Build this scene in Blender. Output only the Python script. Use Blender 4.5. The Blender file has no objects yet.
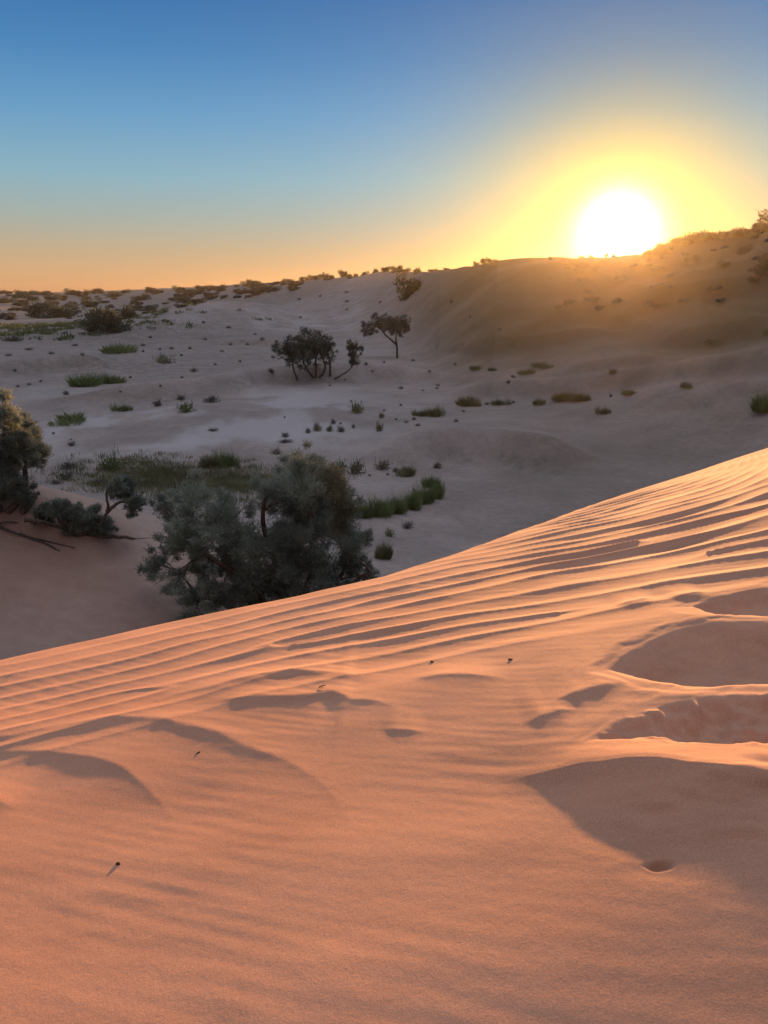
import bpy, math, random
import numpy as np
random.seed(7)
RNG = np.random.default_rng(11)
scene = bpy.context.scene
COL = scene.collection

# ------------------------------------------------------------------ camera numbers
W, H = 768, 1024
F = 770.0
PITCH = math.radians(15.9)
CAMZ = 8.0                       # the eye sits 8 m above the valley datum
SUN_AZ, SUN_EL = math.radians(16.0), math.radians(3.87)
SUN = np.array([math.sin(SUN_AZ)*math.cos(SUN_EL), math.cos(SUN_AZ)*math.cos(SUN_EL), math.sin(SUN_EL)])

def ray(px, py):
    px = np.asarray(px, float); py = np.asarray(py, float)
    cx, cy = px - W/2, H/2 - py
    up = cy*math.cos(PITCH) - F*math.sin(PITCH)
    fw = F*math.cos(PITCH) + cy*math.sin(PITCH)
    return cx, fw, up            # x, y, z (relative to the eye)

def ss(a, b, x):
    t = np.clip((x-a)/(b-a), 0, 1)
    return t*t*(3-2*t)

# ------------------------------------------------------------------ noise
_P = np.random.default_rng(3).permutation(512)
_P = np.concatenate([_P, _P, _P])
_G = np.random.default_rng(4).uniform(0, 2*math.pi, 512)
_GX, _GY = np.cos(_G), np.sin(_G)
def perlin(x, y):
    xi = np.floor(x).astype(np.int64); yi = np.floor(y).astype(np.int64)
    xf, yf = x-xi, y-yi
    u = xf*xf*xf*(xf*(xf*6-15)+10); v = yf*yf*yf*(yf*(yf*6-15)+10)
    def g(ix, iy, dx, dy):
        h = _P[(_P[ix & 511] + iy) & 511]
        return _GX[h]*dx + _GY[h]*dy
    n00 = g(xi, yi, xf, yf); n10 = g(xi+1, yi, xf-1, yf)
    n01 = g(xi, yi+1, xf, yf-1); n11 = g(xi+1, yi+1, xf-1, yf-1)
    return ((n00*(1-u)+n10*u)*(1-v) + (n01*(1-u)+n11*u)*v)*1.5
def fbm(x, y, octaves=4, gain=.5):
    s = 0; a = 1.0
    for k in range(octaves):
        s = s + a*perlin(x*2**k + 17.3*k, y*2**k - 9.1*k); a *= gain
    return s

# ------------------------------------------------------------------ terrain, eye-relative heights
SKY_X = np.array([-400, -150, 0, 100, 200, 290, 350, 400, 450, 490, 530, 560, 600, 650, 690, 740, 768, 850, 1000.])
SKY_Y = np.array([ 296,  295, 294, 291, 287, 281, 277, 274, 269, 263, 258, 257, 257, 252, 243, 236, 228, 215, 212.])
_sx, _sy, _su = ray(SKY_X, SKY_Y)
SKY_TH = np.arctan2(_sx, _sy); SKY_EL = _su/np.hypot(_sx, _sy)
R_TH = np.radians([-60, -30, -20, -10, -4, 0, 4, 8, 12, 16, 20, 27, 40, 60])
R_R = np.array([900, 900, 820, 520, 330, 235, 160, 122, 114, 110, 103, 92, 85, 85.])

def valley(x, y):
    r = np.hypot(x, y); th = np.arctan2(x, y)
    thc = np.clip(th, -1.0, 1.0)
    el = np.interp(thc, SKY_TH, SKY_EL); R = np.interp(thc, R_TH, R_R)
    base = -7.0 + 0.35*fbm(x/28, y/28, 3)*ss(16, 40, r) + 0.10*perlin(x/6, y/9)*ss(14, 25, r)
    top = el*R
    r0 = R*np.interp(thc, np.radians([-30, -5, 5, 16, 27]), [.55, .5, .42, .36, .3])
    k = ss(0, 1, np.clip((r-r0)/(R-r0), 0, 1)); k = .5*k + .5*np.clip((r-r0)/(R-r0), 0, 1)**1.25
    rise = (top+7.0)*k
    back = np.where(r > R, -.025*(r-R), 0)
    back = np.maximum(back, -6)
    und = (fbm(x/30+5, y/40, 3)*.9*k*(1-k)*3 + .4*perlin(x/18, y/24)*k*(1-k)*4)*(1-.6*ss(.05, .25, thc)*ss(.3, .8, k))
    z = base + rise + back + und
    # dune mounds in the valley: px, py of the top, distance, half widths, height
    for (mx, my, d, sx, sy, h) in MOUNDS:
        z = z + h*np.exp(-((x-mx)/sx)**2 - ((y-my)/sy)**2)
    return z
MOUNDS = []
def add_mound(px, py, d, sx, sy, h):
    cx, fw, up = ray(px, py); s = d/math.hypot(cx, fw)
    MOUNDS.append((cx*s, fw*s, d, sx, sy, h))
add_mound(225, 310, 190, 20, 26, 4.6)
add_mound(170, 318, 165, 14, 18, 1.6)
add_mound(300, 300, 230, 22, 30, 3.2)
add_mound(70, 360, 84, 9, 6, 1.0)
add_mound(318, 380, 66, 3.0, 2.2, .75)
add_mound(-120, 550, 18.0, 8.0, 8.5, 2.1)     # the shaded dune at the left
add_mound(20, 540, 17.0, 5.0, 3.2, 1.0)
add_mound(745, 380, 46, 14, 7, .7)
add_mound(640, 360, 62, 16, 8, .3)

def march(px, py, hf, tmin=2.0, tmax=1800.0):
    """Where the line of sight through a picture point meets a height field."""
    px = np.atleast_1d(np.asarray(px, float)); py = np.atleast_1d(np.asarray(py, float))
    cx, fw, up = ray(px, py); n = np.hypot(cx, fw)
    cx, fw, up = cx/n, fw/n, up/n
    t = np.exp(np.linspace(math.log(tmin), math.log(tmax), 900))
    X = cx[:, None]*t; Y = fw[:, None]*t; Z = up[:, None]*t
    hz = hf(X, Y)
    below = Z < hz
    i = np.argmax(below, axis=1); i = np.where(below.any(axis=1), np.maximum(i, 1), len(t)-1)
    j = np.arange(len(px))
    a0 = Z[j, i-1]-hz[j, i-1]; a1 = Z[j, i]-hz[j, i]
    w = np.clip(a0/(a0-a1+1e-12), 0, 1)
    tt = t[i-1] + w*(t[i]-t[i-1])
    return cx*tt, fw*tt

# ---- the dune underfoot
def plane(x, y):
    xs = 8*np.tanh(x/8); ys = np.where(y > 0, 16*np.tanh(y/16), 6*np.tanh(y/6))
    return -1.1 + .13*xs - .02*ys - .0240*ys*np.abs(ys) + .034*xs*xs
CR_X = np.array([-260, -120, 0, 100, 200, 300, 384, 450, 500, 550, 600, 650, 700, 768, 860, 1000.])
CR_Y = np.array([712, 688, 663, 640, 617, 597, 577, 556, 538, 520, 502, 486, 470, 448, 425, 400.])
_cx, _cy = march(CR_X, CR_Y, plane, .6, 60)
CR_TH = np.arctan2(_cx, _cy); CR_R = np.hypot(_cx, _cy)

def near(x, y):
    r = np.hypot(x, y); th = np.arctan2(x, y)
    rc = np.interp(th, CR_TH, CR_R)
    d = np.maximum(r-rc, 0)
    s = .63
    z = plane(x, y) - s*d*d/(d+.22)
    return z

def smax(a, b, k):
    h = np.clip(.5+.5*(a-b)/k, 0, 1)
    return b*(1-h)+a*h + k*h*(1-h)
def ground0(x, y):
    return smax(near(x, y), valley(x, y), .5)

# ---- wind ripples: crest lines read off the photograph, a smooth phase through them
RIP = {
 0: [(0,703),(50,693),(100,682),(150,668),(200,655),(256,640),(350,618),(436,602),(568,577),(636,567),(768,541)],
 1: [(0,715),(50,705),(100,694),(150,682),(213,668),(247,660),(290,646),(330,640),(380,628),(436,615),(568,587),(636,576),(768,558)],
 2: [(0,727),(83,715),(180,690),(256,668),(313,651),(380,637),(436,625),(513,611),(568,599),(636,588),(768,577)],
 3: [(0,740),(67,728),(180,705),(256,681),(320,664),(380,650),(436,641),(513,632),(568,621),(636,606)],
 4: [(0,756),(180,722),(256,697),(327,678),(380,664),(430,656),(480,652),(547,644),(600,630)],
 -1: [(0,691),(100,671),(256,631),(436,594),(568,568),(636,558),(768,530)],
 -2: [(0,681),(256,623),(436,588),(568,559),(636,548),(768,517)],
 -3: [(436,582),(568,550),(636,539),(768,506)],
 -4: [(568,543),(636,531),(768,496)], -5: [(568,537),(636,525),(768,487)],
 -6: [(636,519),(768,478)], -7: [(768,469)]}
_pts = [(x, y, k) for k, l in RIP.items() for x, y in l]
_pp = np.array(_pts, float)
_wx, _wy = march(_pp[:, 0], _pp[:, 1], plane, .6, 60)
_XM, _XS, _YM, _YS = 0.5, 3.0, 4.0, 3.0
def _basis(x, y):
    u, v = (x-_XM)/_XS, (y-_YM)/_YS
    return np.stack([u**i*v**j for i in range(5) for j in range(5-i)], -1)
_B = _basis(_wx, _wy)
_C = np.linalg.solve(_B.T@_B + 2e-3*np.eye(_B.shape[1]), _B.T@_pp[:, 2])
DISL = []
for (dx, dy, s) in [(150,690,1),(290,647,-1),(640,540,1),(560,612,1),(705,552,-1)]:
    a, b = march(dx, dy, plane, .6, 60); DISL.append((a[0], b[0], s))
def phase(x, y):
    p = _phase_s(x, y)
    p = p + .18*perlin(x*.9+3, y*1.6) + .075*perlin(x*2.3, y*3+8)
    for (a, b, s) in DISL:
        ang = np.arctan2((y-b)*1.0, (x-a)*.3)           # crests meet and split here
        p = p + s*ang/(2*math.pi)
    return p
def ripple(x, y):
    r = np.hypot(x, y)
    p = phase(x, y); e = .01
    gx = (_phase_s(x+e, y)-_phase_s(x-e, y))/(2*e); gy = (_phase_s(x, y+e)-_phase_s(x, y-e))/(2*e)
    lam = np.clip(1/np.maximum(np.hypot(gx, gy), 1.5), .08, .36)
    f = p - np.floor(p)          # grows towards the eye: crest (0) -> steep lee -> trough -> long back -> crest (1)
    k = .62
    lee = (np.exp(-3.2*f/k)-math.exp(-3.2))/(1-math.exp(-3.2))
    t = np.clip((f-k)/(1-k), 0, 1); back = t**1.2
    g = np.where(f < k, lee, 0) + np.where(f > k, back, 0)
    # a slightly rounded brink
    g = np.minimum(g, 1-.10*np.exp(-(np.minimum(f, 1-f)/.035)**2))
    pm = _phase_s(x, y)
    q = pm + .7*perlin(x*.9+7, y*1.0) - 1.3*ss(.5, 1.6, x)*ss(5.5, 3.4, y)*(-1)
    amp = ss(5.0, 3.0, q)*(.62+.38*ss(4.2, .5, pm))
    amp = amp*(.85+.42*perlin(x*.8-4, y*1.4+2)+.32*perlin(x*2.6, y*3.5))
    amp = np.clip(amp, 0, 1.2)
    edge = ss(.25, -.5, r-np.interp(np.arctan2(x, y), CR_TH, CR_R))
    return (g-.35)*lam*RIP_H*amp*edge
RIP_H = .092
def _phase_s(x, y):
    return _basis(np.clip(x, -3.2, 4.6), np.clip(y, 1.5, 8.0))@_C

# ---- lips (small steps in the sand and dune edges): sharp crest, steep side to the eye, long back
def poly_sd(x, y, P):
    """signed distance to an open polyline and the position along it (0..1)"""
    P = np.asarray(P, float)
    L = np.hypot(*(P[1:]-P[:-1]).T); S = np.concatenate([[0], np.cumsum(L)]); T = S[-1]
    best = np.full(x.shape, 1e9); sg = np.ones(x.shape); al = np.zeros(x.shape)
    for i in range(len(P)-1):
        ax, ay = P[i]; bx, by = P[i+1]; ex, ey = bx-ax, by-ay; l2 = ex*ex+ey*ey+1e-12
        t = np.clip(((x-ax)*ex+(y-ay)*ey)/l2, 0, 1)
        dx, dy = x-(ax+t*ex), y-(ay+t*ey); d = np.hypot(dx, dy)
        c = ex*dy-ey*dx
        m = d < best
        best = np.where(m, d, best); sg = np.where(m, np.where(c >= 0, 1, -1), sg); al = np.where(m, (S[i]+t*L[i])/T, al)
    return best*sg, al
def smooth_line(P, n=6):
    P = [np.array(p, float) for p in P]; out = []
    for i in range(len(P)-1):
        p0 = P[max(i-1, 0)]; p1 = P[i]; p2 = P[i+1]; p3 = P[min(i+2, len(P)-1)]
        for k in range(n):
            t = k/n
            out.append(.5*((2*p1)+(-p0+p2)*t+(2*p0-5*p1+4*p2-p3)*t*t+(-p0+3*p1-3*p2+p3)*t**3))
    out.append(P[-1]); return np.array(out)
LIPS = []
def lip(pts, A, w, L, hf, a0=0., a1=0., grow=.25, tmin=.6, tmax=60, n=5, face=False):
    P = np.array(smooth_line(pts, n)); X, Y = march(P[:, 0], P[:, 1], hf, tmin, tmax)
    LIPS.append((np.stack([X, Y], 1), A, w, L, a0, a1, grow, face))
def lips_h(x, y):
    z = np.zeros(x.shape)
    for (P, A, w, L, a0, a1, grow, face) in LIPS:
        o = np.argsort(P[:, 0]); X, Y = P[o, 0], P[o, 1]
        m = 6*max(w, L); ex = .5*w
        sel = (x > X[0]-ex) & (x < X[-1]+ex) & (y > Y.min()-m) & (y < Y.max()+m)
        if not sel.any(): continue
        xs, ys = x[sel], y[sel]
        xs2 = xs + .12*w*perlin(xs/(w*3)+3, ys/(w*3))
        gx = np.linspace(X[0], X[-1], 160); gy = np.interp(gx, X, Y)
        kk = np.hanning(15); kk /= kk.sum(); gy = np.convolve(np.pad(gy, 7, mode='edge'), kk, 'valid')
        sl = np.gradient(gy, gx); sl = np.convolve(np.pad(sl, 7, mode='edge'), kk, 'valid')
        yc = np.interp(xs2, gx, gy); ca = 1/np.sqrt(1+np.interp(xs2, gx, sl)**2)
        sd = (ys-yc)*ca + .05*w*perlin(xs/(w*.7), ys/(w*.7))
        al = np.clip((xs2-X[0])/(X[-1]-X[0]), 0, 1)
        tap = (a0+(1-a0)*ss(0, grow, al))*(a1+(1-a1)*ss(1, 1-grow, al))*ss(-ex, 0, xs-X[0])*ss(X[-1]+ex, X[-1], xs)
        wl = w*(.35+.65*tap)
        h = np.where(sd > 0, np.exp(-np.maximum(sd, 0)/L), np.exp(np.minimum(sd, 0)/wl))
        if face:
            u = np.clip(-sd/(1.5*A*np.maximum(tap, .15)+.05), 0, 1.3); u = np.where(u < .8, u, .8+(u-.8)-(u-.8)**2)
            h = np.where(sd > 0, h, 1-np.minimum(u, 1.05)/1.05)
        h = h - .06*np.exp(-(sd/(.12*w))**2)
        z[sel] += A*tap*h
    return z
PL = plane
lip([(-80,746),(0,740),(67,728),(110,723),(153,723),(180,729),(215,736),(240,745),(290,762),(325,784),(350,815),(372,855)], 0.0162, 0.0537, .26, PL, 1.15, 0, .4)
lip([(-80,756),(0,753),(30,753),(67,756),(100,762),(120,769),(140,782),(155,797),(185,828)], 0.0102, 0.0346, .18, PL, 1.15, 0, .4)
lip([(140,706),(180,696),(213,690),(247,682),(280,677),(320,676),(390,680)], 0.0218, 0.0632, .15, PL, 0, 0, .4)
lip([(190,707),(263,703),(307,700),(327,695),(340,697),(350,703),(373,702),(412,712)], 0.0178, 0.0535, .16, PL, 0, 0, .35)
lip([(378,728),(400,730),(430,731)], 0.0059, 0.0243, .10, PL, 0, 0, .4)
lip([(405,682),(453,677),(515,679)], 0.0099, 0.0389, .12, PL, 0, 0, .4)
lip([(545,706),(590,693),(632,682)], 0.0178, 0.0583, .14, PL, 0, 0, .4)
lip([(520,724),(550,716),(580,710)], 0.0119, 0.0486, .12, PL, 0, 0, .4)
lip([(612,607),(635,603),(658,597)], 0.0119, 0.0389, .12, PL, 0, 0, .4)
lip([(665,601),(690,597),(710,592)], 0.0119, 0.0340, .12, PL, 0, 0, .4)
lip([(-80,790),(-10,800),(24,809)], 0.0158, 0.0583, .14, PL, 0, 0, .4)
lip([(496,778),(540,774),(590,771),(650,774),(700,781),(768,790),(850,800)], .054, .125, .20, PL, 0, 1, .55)
N_NEAR_LIPS = len(LIPS)
# dune edges across the valley
VY = ground0
def vlip(pts, A, w, L, a0=0, a1=0, grow=.3): lip(pts, A, w, L, VY, a0, a1, grow, 11, 500, 4, True)
vlip([(10,404),(60,401),(130,398),(200,394),(250,384),(300,379),(400,378),(520,384)], 1.18, 1.60, 6.0)
vlip([(340,462),(400,456),(440,452),(490,452),(540,458),(620,461)], 1.09, 1.47, 4.0)
vlip([(430,398),(470,393),(520,392),(560,391),(640,382),(768,368),(850,360)], 0.83, 1.12, 6.0, 0, 1)
vlip([(640,352),(690,345),(740,338),(768,334),(850,325)], 1.07, 1.45, 8, 0, 1)
vlip([(640,414),(690,404),(730,394),(768,389),(850,382)], 0.47, 0.64, 5, 0, 1)
vlip([(560,380),(620,374),(700,372)], 0.60, 0.81, 5)
vlip([(-40,376),(20,372),(60,368),(90,366),(120,368)], 1.09, 1.47, 5, .5, 0)
vlip([(200,345),(260,345),(330,347)], 0.86, 1.17, 6)
vlip([(640,310),(690,302),(768,290),(850,280)], 1.31, 1.77, 9, 0, 1)
vlip([(430,352),(500,348),(580,342),(640,334)], 0.83, 1.12, 8)
vlip([(-30,504),(20,516),(60,529),(110,543),(150,552)], 0.54, 0.73, 2.0, 1, 0)

# ---- trampled hollows at the right
PITS = []
def pit(pts, D, w, rim, lump=0, wfar=None):
    P = np.array(smooth_line(pts+[pts[0]], 4)); X, Y = march(P[:, 0], P[:, 1], plane, .6, 60)
    PITS.append((np.stack([X, Y], 1), D, w, rim, lump))
def pits_h(x, y):
    z = np.zeros(x.shape)
    for (P, D, w, rim, lump) in PITS:
        m = .5
        sel = (x > P[:, 0].min()-m) & (x < P[:, 0].max()+m) & (y > P[:, 1].min()-m) & (y < P[:, 1].max()+m)
        if not sel.any(): continue
        xs, ys = x[sel], y[sel]
        d, _ = poly_sd(xs, ys, P); d = np.abs(d)
        ins = np.zeros(xs.shape, bool)
        for i in range(len(P)-1):
            (ax, ay), (bx, by) = P[i], P[i+1]
            c = ((ay > ys) != (by > ys)) & (xs < (bx-ax)*(ys-ay)/(by-ay+1e-12)+ax)
            ins ^= c
        d = d + .022*fbm(xs*9, ys*9, 3)*ss(0, .03, d)
        h = np.where(ins, -D*ss(0, w, d), rim*np.exp(-np.maximum(d, 0)/.07)*ss(0, .06, d))
        if lump:
            h = h + np.where(ins, lump*ss(0, .06, d)*(fbm(xs*9, ys*9, 3) + .9*np.abs(np.sin(xs*24+ys*6+1.6*perlin(xs*5, ys*5)))*perlin(xs*3+9, ys*9)), 0)
        z[sel] += h
    return z
pit([(600,672),(624,654),(662,636),(700,626),(745,622),(830,622),(830,688),(768,688),(720,690),(680,690),(640,682)], .085, .20, .010, .007)
pit([(680,609),(705,600),(750,590),(830,575),(830,612),(760,620),(715,618)], .05, .13, .006)
pit([(574,748),(622,718),(680,702),(740,694),(830,690),(830,757),(740,752),(680,750),(630,748)], .05, .15, .004, .032)
pit([(638,868),(652,861),(672,862),(676,872),(655,876)], .022, .03, .003)

def ground(x, y):
    r = np.hypot(x, y)
    z = ground0(x, y)
    nearm = r < 13
    z = z + lips_h(x, y)
    if nearm.any():
        xs, ys = x[nearm], y[nearm]
        rc = np.interp(np.arctan2(xs, ys), CR_TH, CR_R)
        ed = ss(.4, -.6, np.hypot(xs, ys)-rc)
        add = ripple(xs, ys) + pits_h(xs, ys)
        add = add + ed*(.016*perlin(xs*1.1+2, ys*1.4) + .005*perlin(xs*2.6+1.5, ys*3.0) + .019*ss(.35, .7, xs)*ss(1.56, 1.46, ys)*ss(1.2, 1.36, ys)*fbm(xs*4.2+2, ys*8+xs*3, 3))
        # fine streaks the wind combs across the bare sand
        st = perlin((xs*.93-ys*.36)*5, (xs*.36+ys*.93)*26)
        add = add + ed*.0011*st*(.4+.6*ss(-.2, .5, perlin(xs*1.7, ys*1.7+4)))
        z[nearm] += add
    return z

# ------------------------------------------------------------------ helpers
def link(o): COL.objects.link(o); return o
def np_mesh(name, v, f, smooth=False):
    me = bpy.data.meshes.new(name)
    v = np.asarray(v, np.float32); f = np.asarray(f, np.int32)
    k = f.shape[1]
    me.vertices.add(len(v)); me.vertices.foreach_set('co', v.ravel())
    me.loops.add(f.size); me.loops.foreach_set('vertex_index', f.ravel())
    me.polygons.add(len(f)); me.polygons.foreach_set('loop_start', np.arange(0, f.size, k, dtype=np.int32))
    me.polygons.foreach_set('use_smooth', np.full(len(f), smooth))
    me.update(calc_edges=True)
    return me
def obj(name, me, mat, parent=None, loc=None):
    o = bpy.data.objects.new(name, me)
    if mat and not me.materials: me.materials.append(mat)
    if parent: o.parent = parent
    if loc is not None: o.location = loc
    return link(o)
def tag(o, label, cat, group=None):
    o['label'] = label; o['category'] = cat
    if group: o['group'] = group
    return o
def empty(name, loc):
    o = bpy.data.objects.new(name, None); o.location = loc; o.empty_display_size = .2
    return link(o)

def new_mat(name):
    m = bpy.data.materials.new(name); m.use_nodes = True
    nt = m.node_tree; nt.nodes.clear()
    return m, nt, nt.nodes, nt.links
def N(ns, t, **kw):
    n = ns.new(t)
    for k, v in kw.items():
        if k in n.inputs.keys(): n.inputs[k].default_value = v
        else: setattr(n, k, v)
    return n

# ------------------------------------------------------------------ materials
def sand_material():
    m, nt, ns, ln = new_mat('sand')
    out = N(ns, 'ShaderNodeOutputMaterial'); bs = N(ns, 'ShaderNodeBsdfPrincipled')
    bs.inputs['Roughness'].default_value = .9
    bs.inputs['Specular IOR Level'].default_value = .15
    tc = N(ns, 'ShaderNodeTexCoord')
    n1 = N(ns, 'ShaderNodeTexNoise', Scale=.9, Detail=6., Roughness=.6); ln.new(tc.outputs['Object'], n1.inputs['Vector'])
    r1 = N(ns, 'ShaderNodeValToRGB'); ln.new(n1.outputs['Fac'], r1.inputs[0])
    r1.color_ramp.elements[0].position = .3; r1.color_ramp.elements[0].color = SAND_A
    r1.color_ramp.elements[1].position = .7; r1.color_ramp.elements[1].color = SAND_B
    n2 = N(ns, 'ShaderNodeTexNoise', Scale=260., Detail=3., Roughness=.7); ln.new(tc.outputs['Object'], n2.inputs['Vector'])
    mr = N(ns, 'ShaderNodeMapRange'); ln.new(n2.outputs['Fac'], mr.inputs['Value'])
    mr.inputs['From Min'].default_value = .3; mr.inputs['From Max'].default_value = .7
    nw = N(ns, 'ShaderNodeTexNoise', Scale=2.2, Detail=5., Roughness=.62); mpw = N(ns, 'ShaderNodeMapping'); mpw.inputs['Rotation'].default_value = (0, 0, .35); mpw.inputs['Scale'].default_value = (.7, 2.6, 1); ln.new(tc.outputs['Object'], mpw.inputs['Vector']); ln.new(mpw.outputs[0], nw.inputs['Vector'])
    mw = N(ns, 'ShaderNodeMapRange'); ln.new(nw.outputs['Fac'], mw.inputs['Value']); mw.inputs['From Min'].default_value = .3; mw.inputs['From Max'].default_value = .7; mw.inputs['To Min'].default_value = .89; mw.inputs['To Max'].default_value = 1.12
    mr.inputs['To Min'].default_value = .80; mr.inputs['To Max'].default_value = 1.17
    mu = N(ns, 'ShaderNodeVectorMath', operation='SCALE'); ln.new(r1.outputs['Color'], mu.inputs[0]); mxx = N(ns, 'ShaderNodeMath', operation='MULTIPLY'); ln.new(mr.outputs['Result'], mxx.inputs[0]); ln.new(mw.outputs['Result'], mxx.inputs[1]); ln.new(mxx.outputs[0], mu.inputs['Scale'])
    # pale crusted flats and gritty, scrub-strewn ground (own colour per vertex; scrub also holds painted dune-edge shade)
    a1 = N(ns, 'ShaderNodeAttribute', attribute_name='playa'); a2 = N(ns, 'ShaderNodeAttribute', attribute_name='scrub'); a3 = N(ns, 'ShaderNodeAttribute', attribute_name='valley')
    n3 = N(ns, 'ShaderNodeTexNoise', Scale=.35, Detail=8., Roughness=.68); ln.new(tc.outputs['Object'], n3.inputs['Vector'])
    mvs = N(ns, 'ShaderNodeMapRange'); ln.new(n3.outputs['Fac'], mvs.inputs['Value']); mvs.inputs['From Min'].default_value = .36; mvs.inputs['From Max'].default_value = .64
    vcol = N(ns, 'ShaderNodeMix', data_type='RGBA'); ln.new(mvs.outputs['Result'], vcol.inputs['Factor'])
    vcol.inputs['A'].default_value = VAL_A; vcol.inputs['B'].default_value = VAL_B
    ng2 = N(ns, 'ShaderNodeTexNoise', Scale=3.2, Detail=9., Roughness=.75); ln.new(tc.outputs['Object'], ng2.inputs['Vector'])
    mg = N(ns, 'ShaderNodeMapRange'); ln.new(ng2.outputs['Fac'], mg.inputs['Value']); mg.inputs['From Min'].default_value = .3; mg.inputs['From Max'].default_value = .7; mg.inputs['To Min'].default_value = .80; mg.inputs['To Max'].default_value = 1.18
    vsc = N(ns, 'ShaderNodeVectorMath', operation='SCALE'); ln.new(vcol.outputs['Result'], vsc.inputs[0]); ln.new(mg.outputs['Result'], vsc.inputs['Scale'])
    m0 = N(ns, 'ShaderNodeMix', data_type='RGBA'); ln.new(a3.outputs['Fac'], m0.inputs['Factor']); ln.new(mu.outputs[0], m0.inputs['A']); ln.new(vsc.outputs[0], m0.inputs['B'])
    m1 = N(ns, 'ShaderNodeMix', data_type='RGBA'); ln.new(a1.outputs['Fac'], m1.inputs['Factor']); ln.new(m0.outputs['Result'], m1.inputs['A']); m1.inputs['B'].default_value = PLAYA
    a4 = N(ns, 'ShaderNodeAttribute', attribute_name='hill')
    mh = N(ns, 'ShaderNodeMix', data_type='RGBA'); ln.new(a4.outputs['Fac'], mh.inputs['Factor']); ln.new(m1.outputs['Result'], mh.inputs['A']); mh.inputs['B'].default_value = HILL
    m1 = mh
    n4 = N(ns, 'ShaderNodeTexNoise', Scale=1.4, Detail=8., Roughness=.75); ln.new(tc.outputs['Object'], n4.inputs['Vector'])
    mr4 = N(ns, 'ShaderNodeMapRange'); ln.new(n4.outputs['Fac'], mr4.inputs['Value']); mr4.inputs['From Min'].default_value = .40; mr4.inputs['From Max'].default_value = .60
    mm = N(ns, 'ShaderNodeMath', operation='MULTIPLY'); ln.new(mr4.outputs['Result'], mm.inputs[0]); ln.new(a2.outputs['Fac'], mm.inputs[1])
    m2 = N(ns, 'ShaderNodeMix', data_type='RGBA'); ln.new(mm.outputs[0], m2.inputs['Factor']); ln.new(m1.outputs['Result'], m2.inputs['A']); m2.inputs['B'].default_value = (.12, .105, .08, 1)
    ln.new(m2.outputs['Result'], bs.inputs['Base Color'])
    b1 = N(ns, 'ShaderNodeBump', Strength=.14, Distance=.004); ln.new(n2.outputs['Fac'], b1.inputs['Height'])
    n5 = N(ns, 'ShaderNodeTexNoise', Scale=38., Detail=4., Roughness=.6); ln.new(tc.outputs['Object'], n5.inputs['Vector'])
    b2 = N(ns, 'ShaderNodeBump', Strength=.16, Distance=.006); ln.new(n5.outputs['Fac'], b2.inputs['Height']); ln.new(b1.outputs['Normal'], b2.inputs['Normal'])
    b3 = N(ns, 'ShaderNodeBump', Distance=.10); ln.new(ng2.outputs['Fac'], b3.inputs['Height']); ln.new(b2.outputs['Normal'], b3.inputs['Normal'])
    sv = N(ns, 'ShaderNodeMath', operation='MULTIPLY'); ln.new(a3.outputs['Fac'], sv.inputs[0]); sv.inputs[1].default_value = .7; ln.new(sv.outputs[0], b3.inputs['Strength'])
    ln.new(b3.outputs['Normal'], bs.inputs['Normal'])
    ln.new(bs.outputs['BSDF'], out.inputs['Surface'])
    return m
SAND_A = (.43, .216, .132, 1); SAND_B = (.52, .276, .172, 1)
VAL_A = (.235, .195, .169, 1); VAL_B = (.345, .288, .252, 1)
SKY_GAIN = 3.5
HAZE_D = .0001
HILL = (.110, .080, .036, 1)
PLAYA = (.46, .42, .40, 1)

def leaf_material(name, cols, rough=.75, trans=.25):
    m, nt, ns, ln = new_mat(name)
    out = N(ns, 'ShaderNodeOutputMaterial'); bs = N(ns, 'ShaderNodeBsdfPrincipled')
    bs.inputs['Roughness'].default_value = rough; bs.inputs['Specular IOR Level'].default_value = .2
    g = N(ns, 'ShaderNodeNewGeometry'); r = N(ns, 'ShaderNodeValToRGB'); ln.new(g.outputs['Random Per Island'], r.inputs[0])
    e = r.color_ramp.elements
    e[0].position, e[0].color = 0, cols[0]; e[1].position, e[1].color = 1, cols[-1]
    for i, c in enumerate(cols[1:-1]):
        k = e.new((i+1)/(len(cols)-1)); k.color = c
    tc = N(ns, 'ShaderNodeTexCoord'); n = N(ns, 'ShaderNodeTexNoise', Scale=1.1, Detail=2.); ln.new(tc.outputs['Object'], n.inputs['Vector'])
    mr = N(ns, 'ShaderNodeMapRange'); ln.new(n.outputs['Fac'], mr.inputs['Value']); mr.inputs['From Min'].default_value = .35; mr.inputs['From Max'].default_value = .65
    mr.inputs['To Min'].default_value = .7; mr.inputs['To Max'].default_value = 1.3
    mu = N(ns, 'ShaderNodeVectorMath', operation='SCALE'); ln.new(r.outputs['Color'], mu.inputs[0]); ln.new(mr.outputs['Result'], mu.inputs['Scale'])
    ln.new(mu.outputs[0], bs.inputs['Base Color'])
    tr = N(ns, 'ShaderNodeBsdfTranslucent'); ln.new(mu.outputs[0], tr.inputs['Color'])
    mx = N(ns, 'ShaderNodeMixShader'); mx.inputs[0].default_value = trans
    ln.new(bs.outputs[0], mx.inputs[1]); ln.new(tr.outputs[0], mx.inputs[2]); ln.new(mx.outputs[0], out.inputs['Surface'])
    return m
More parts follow.
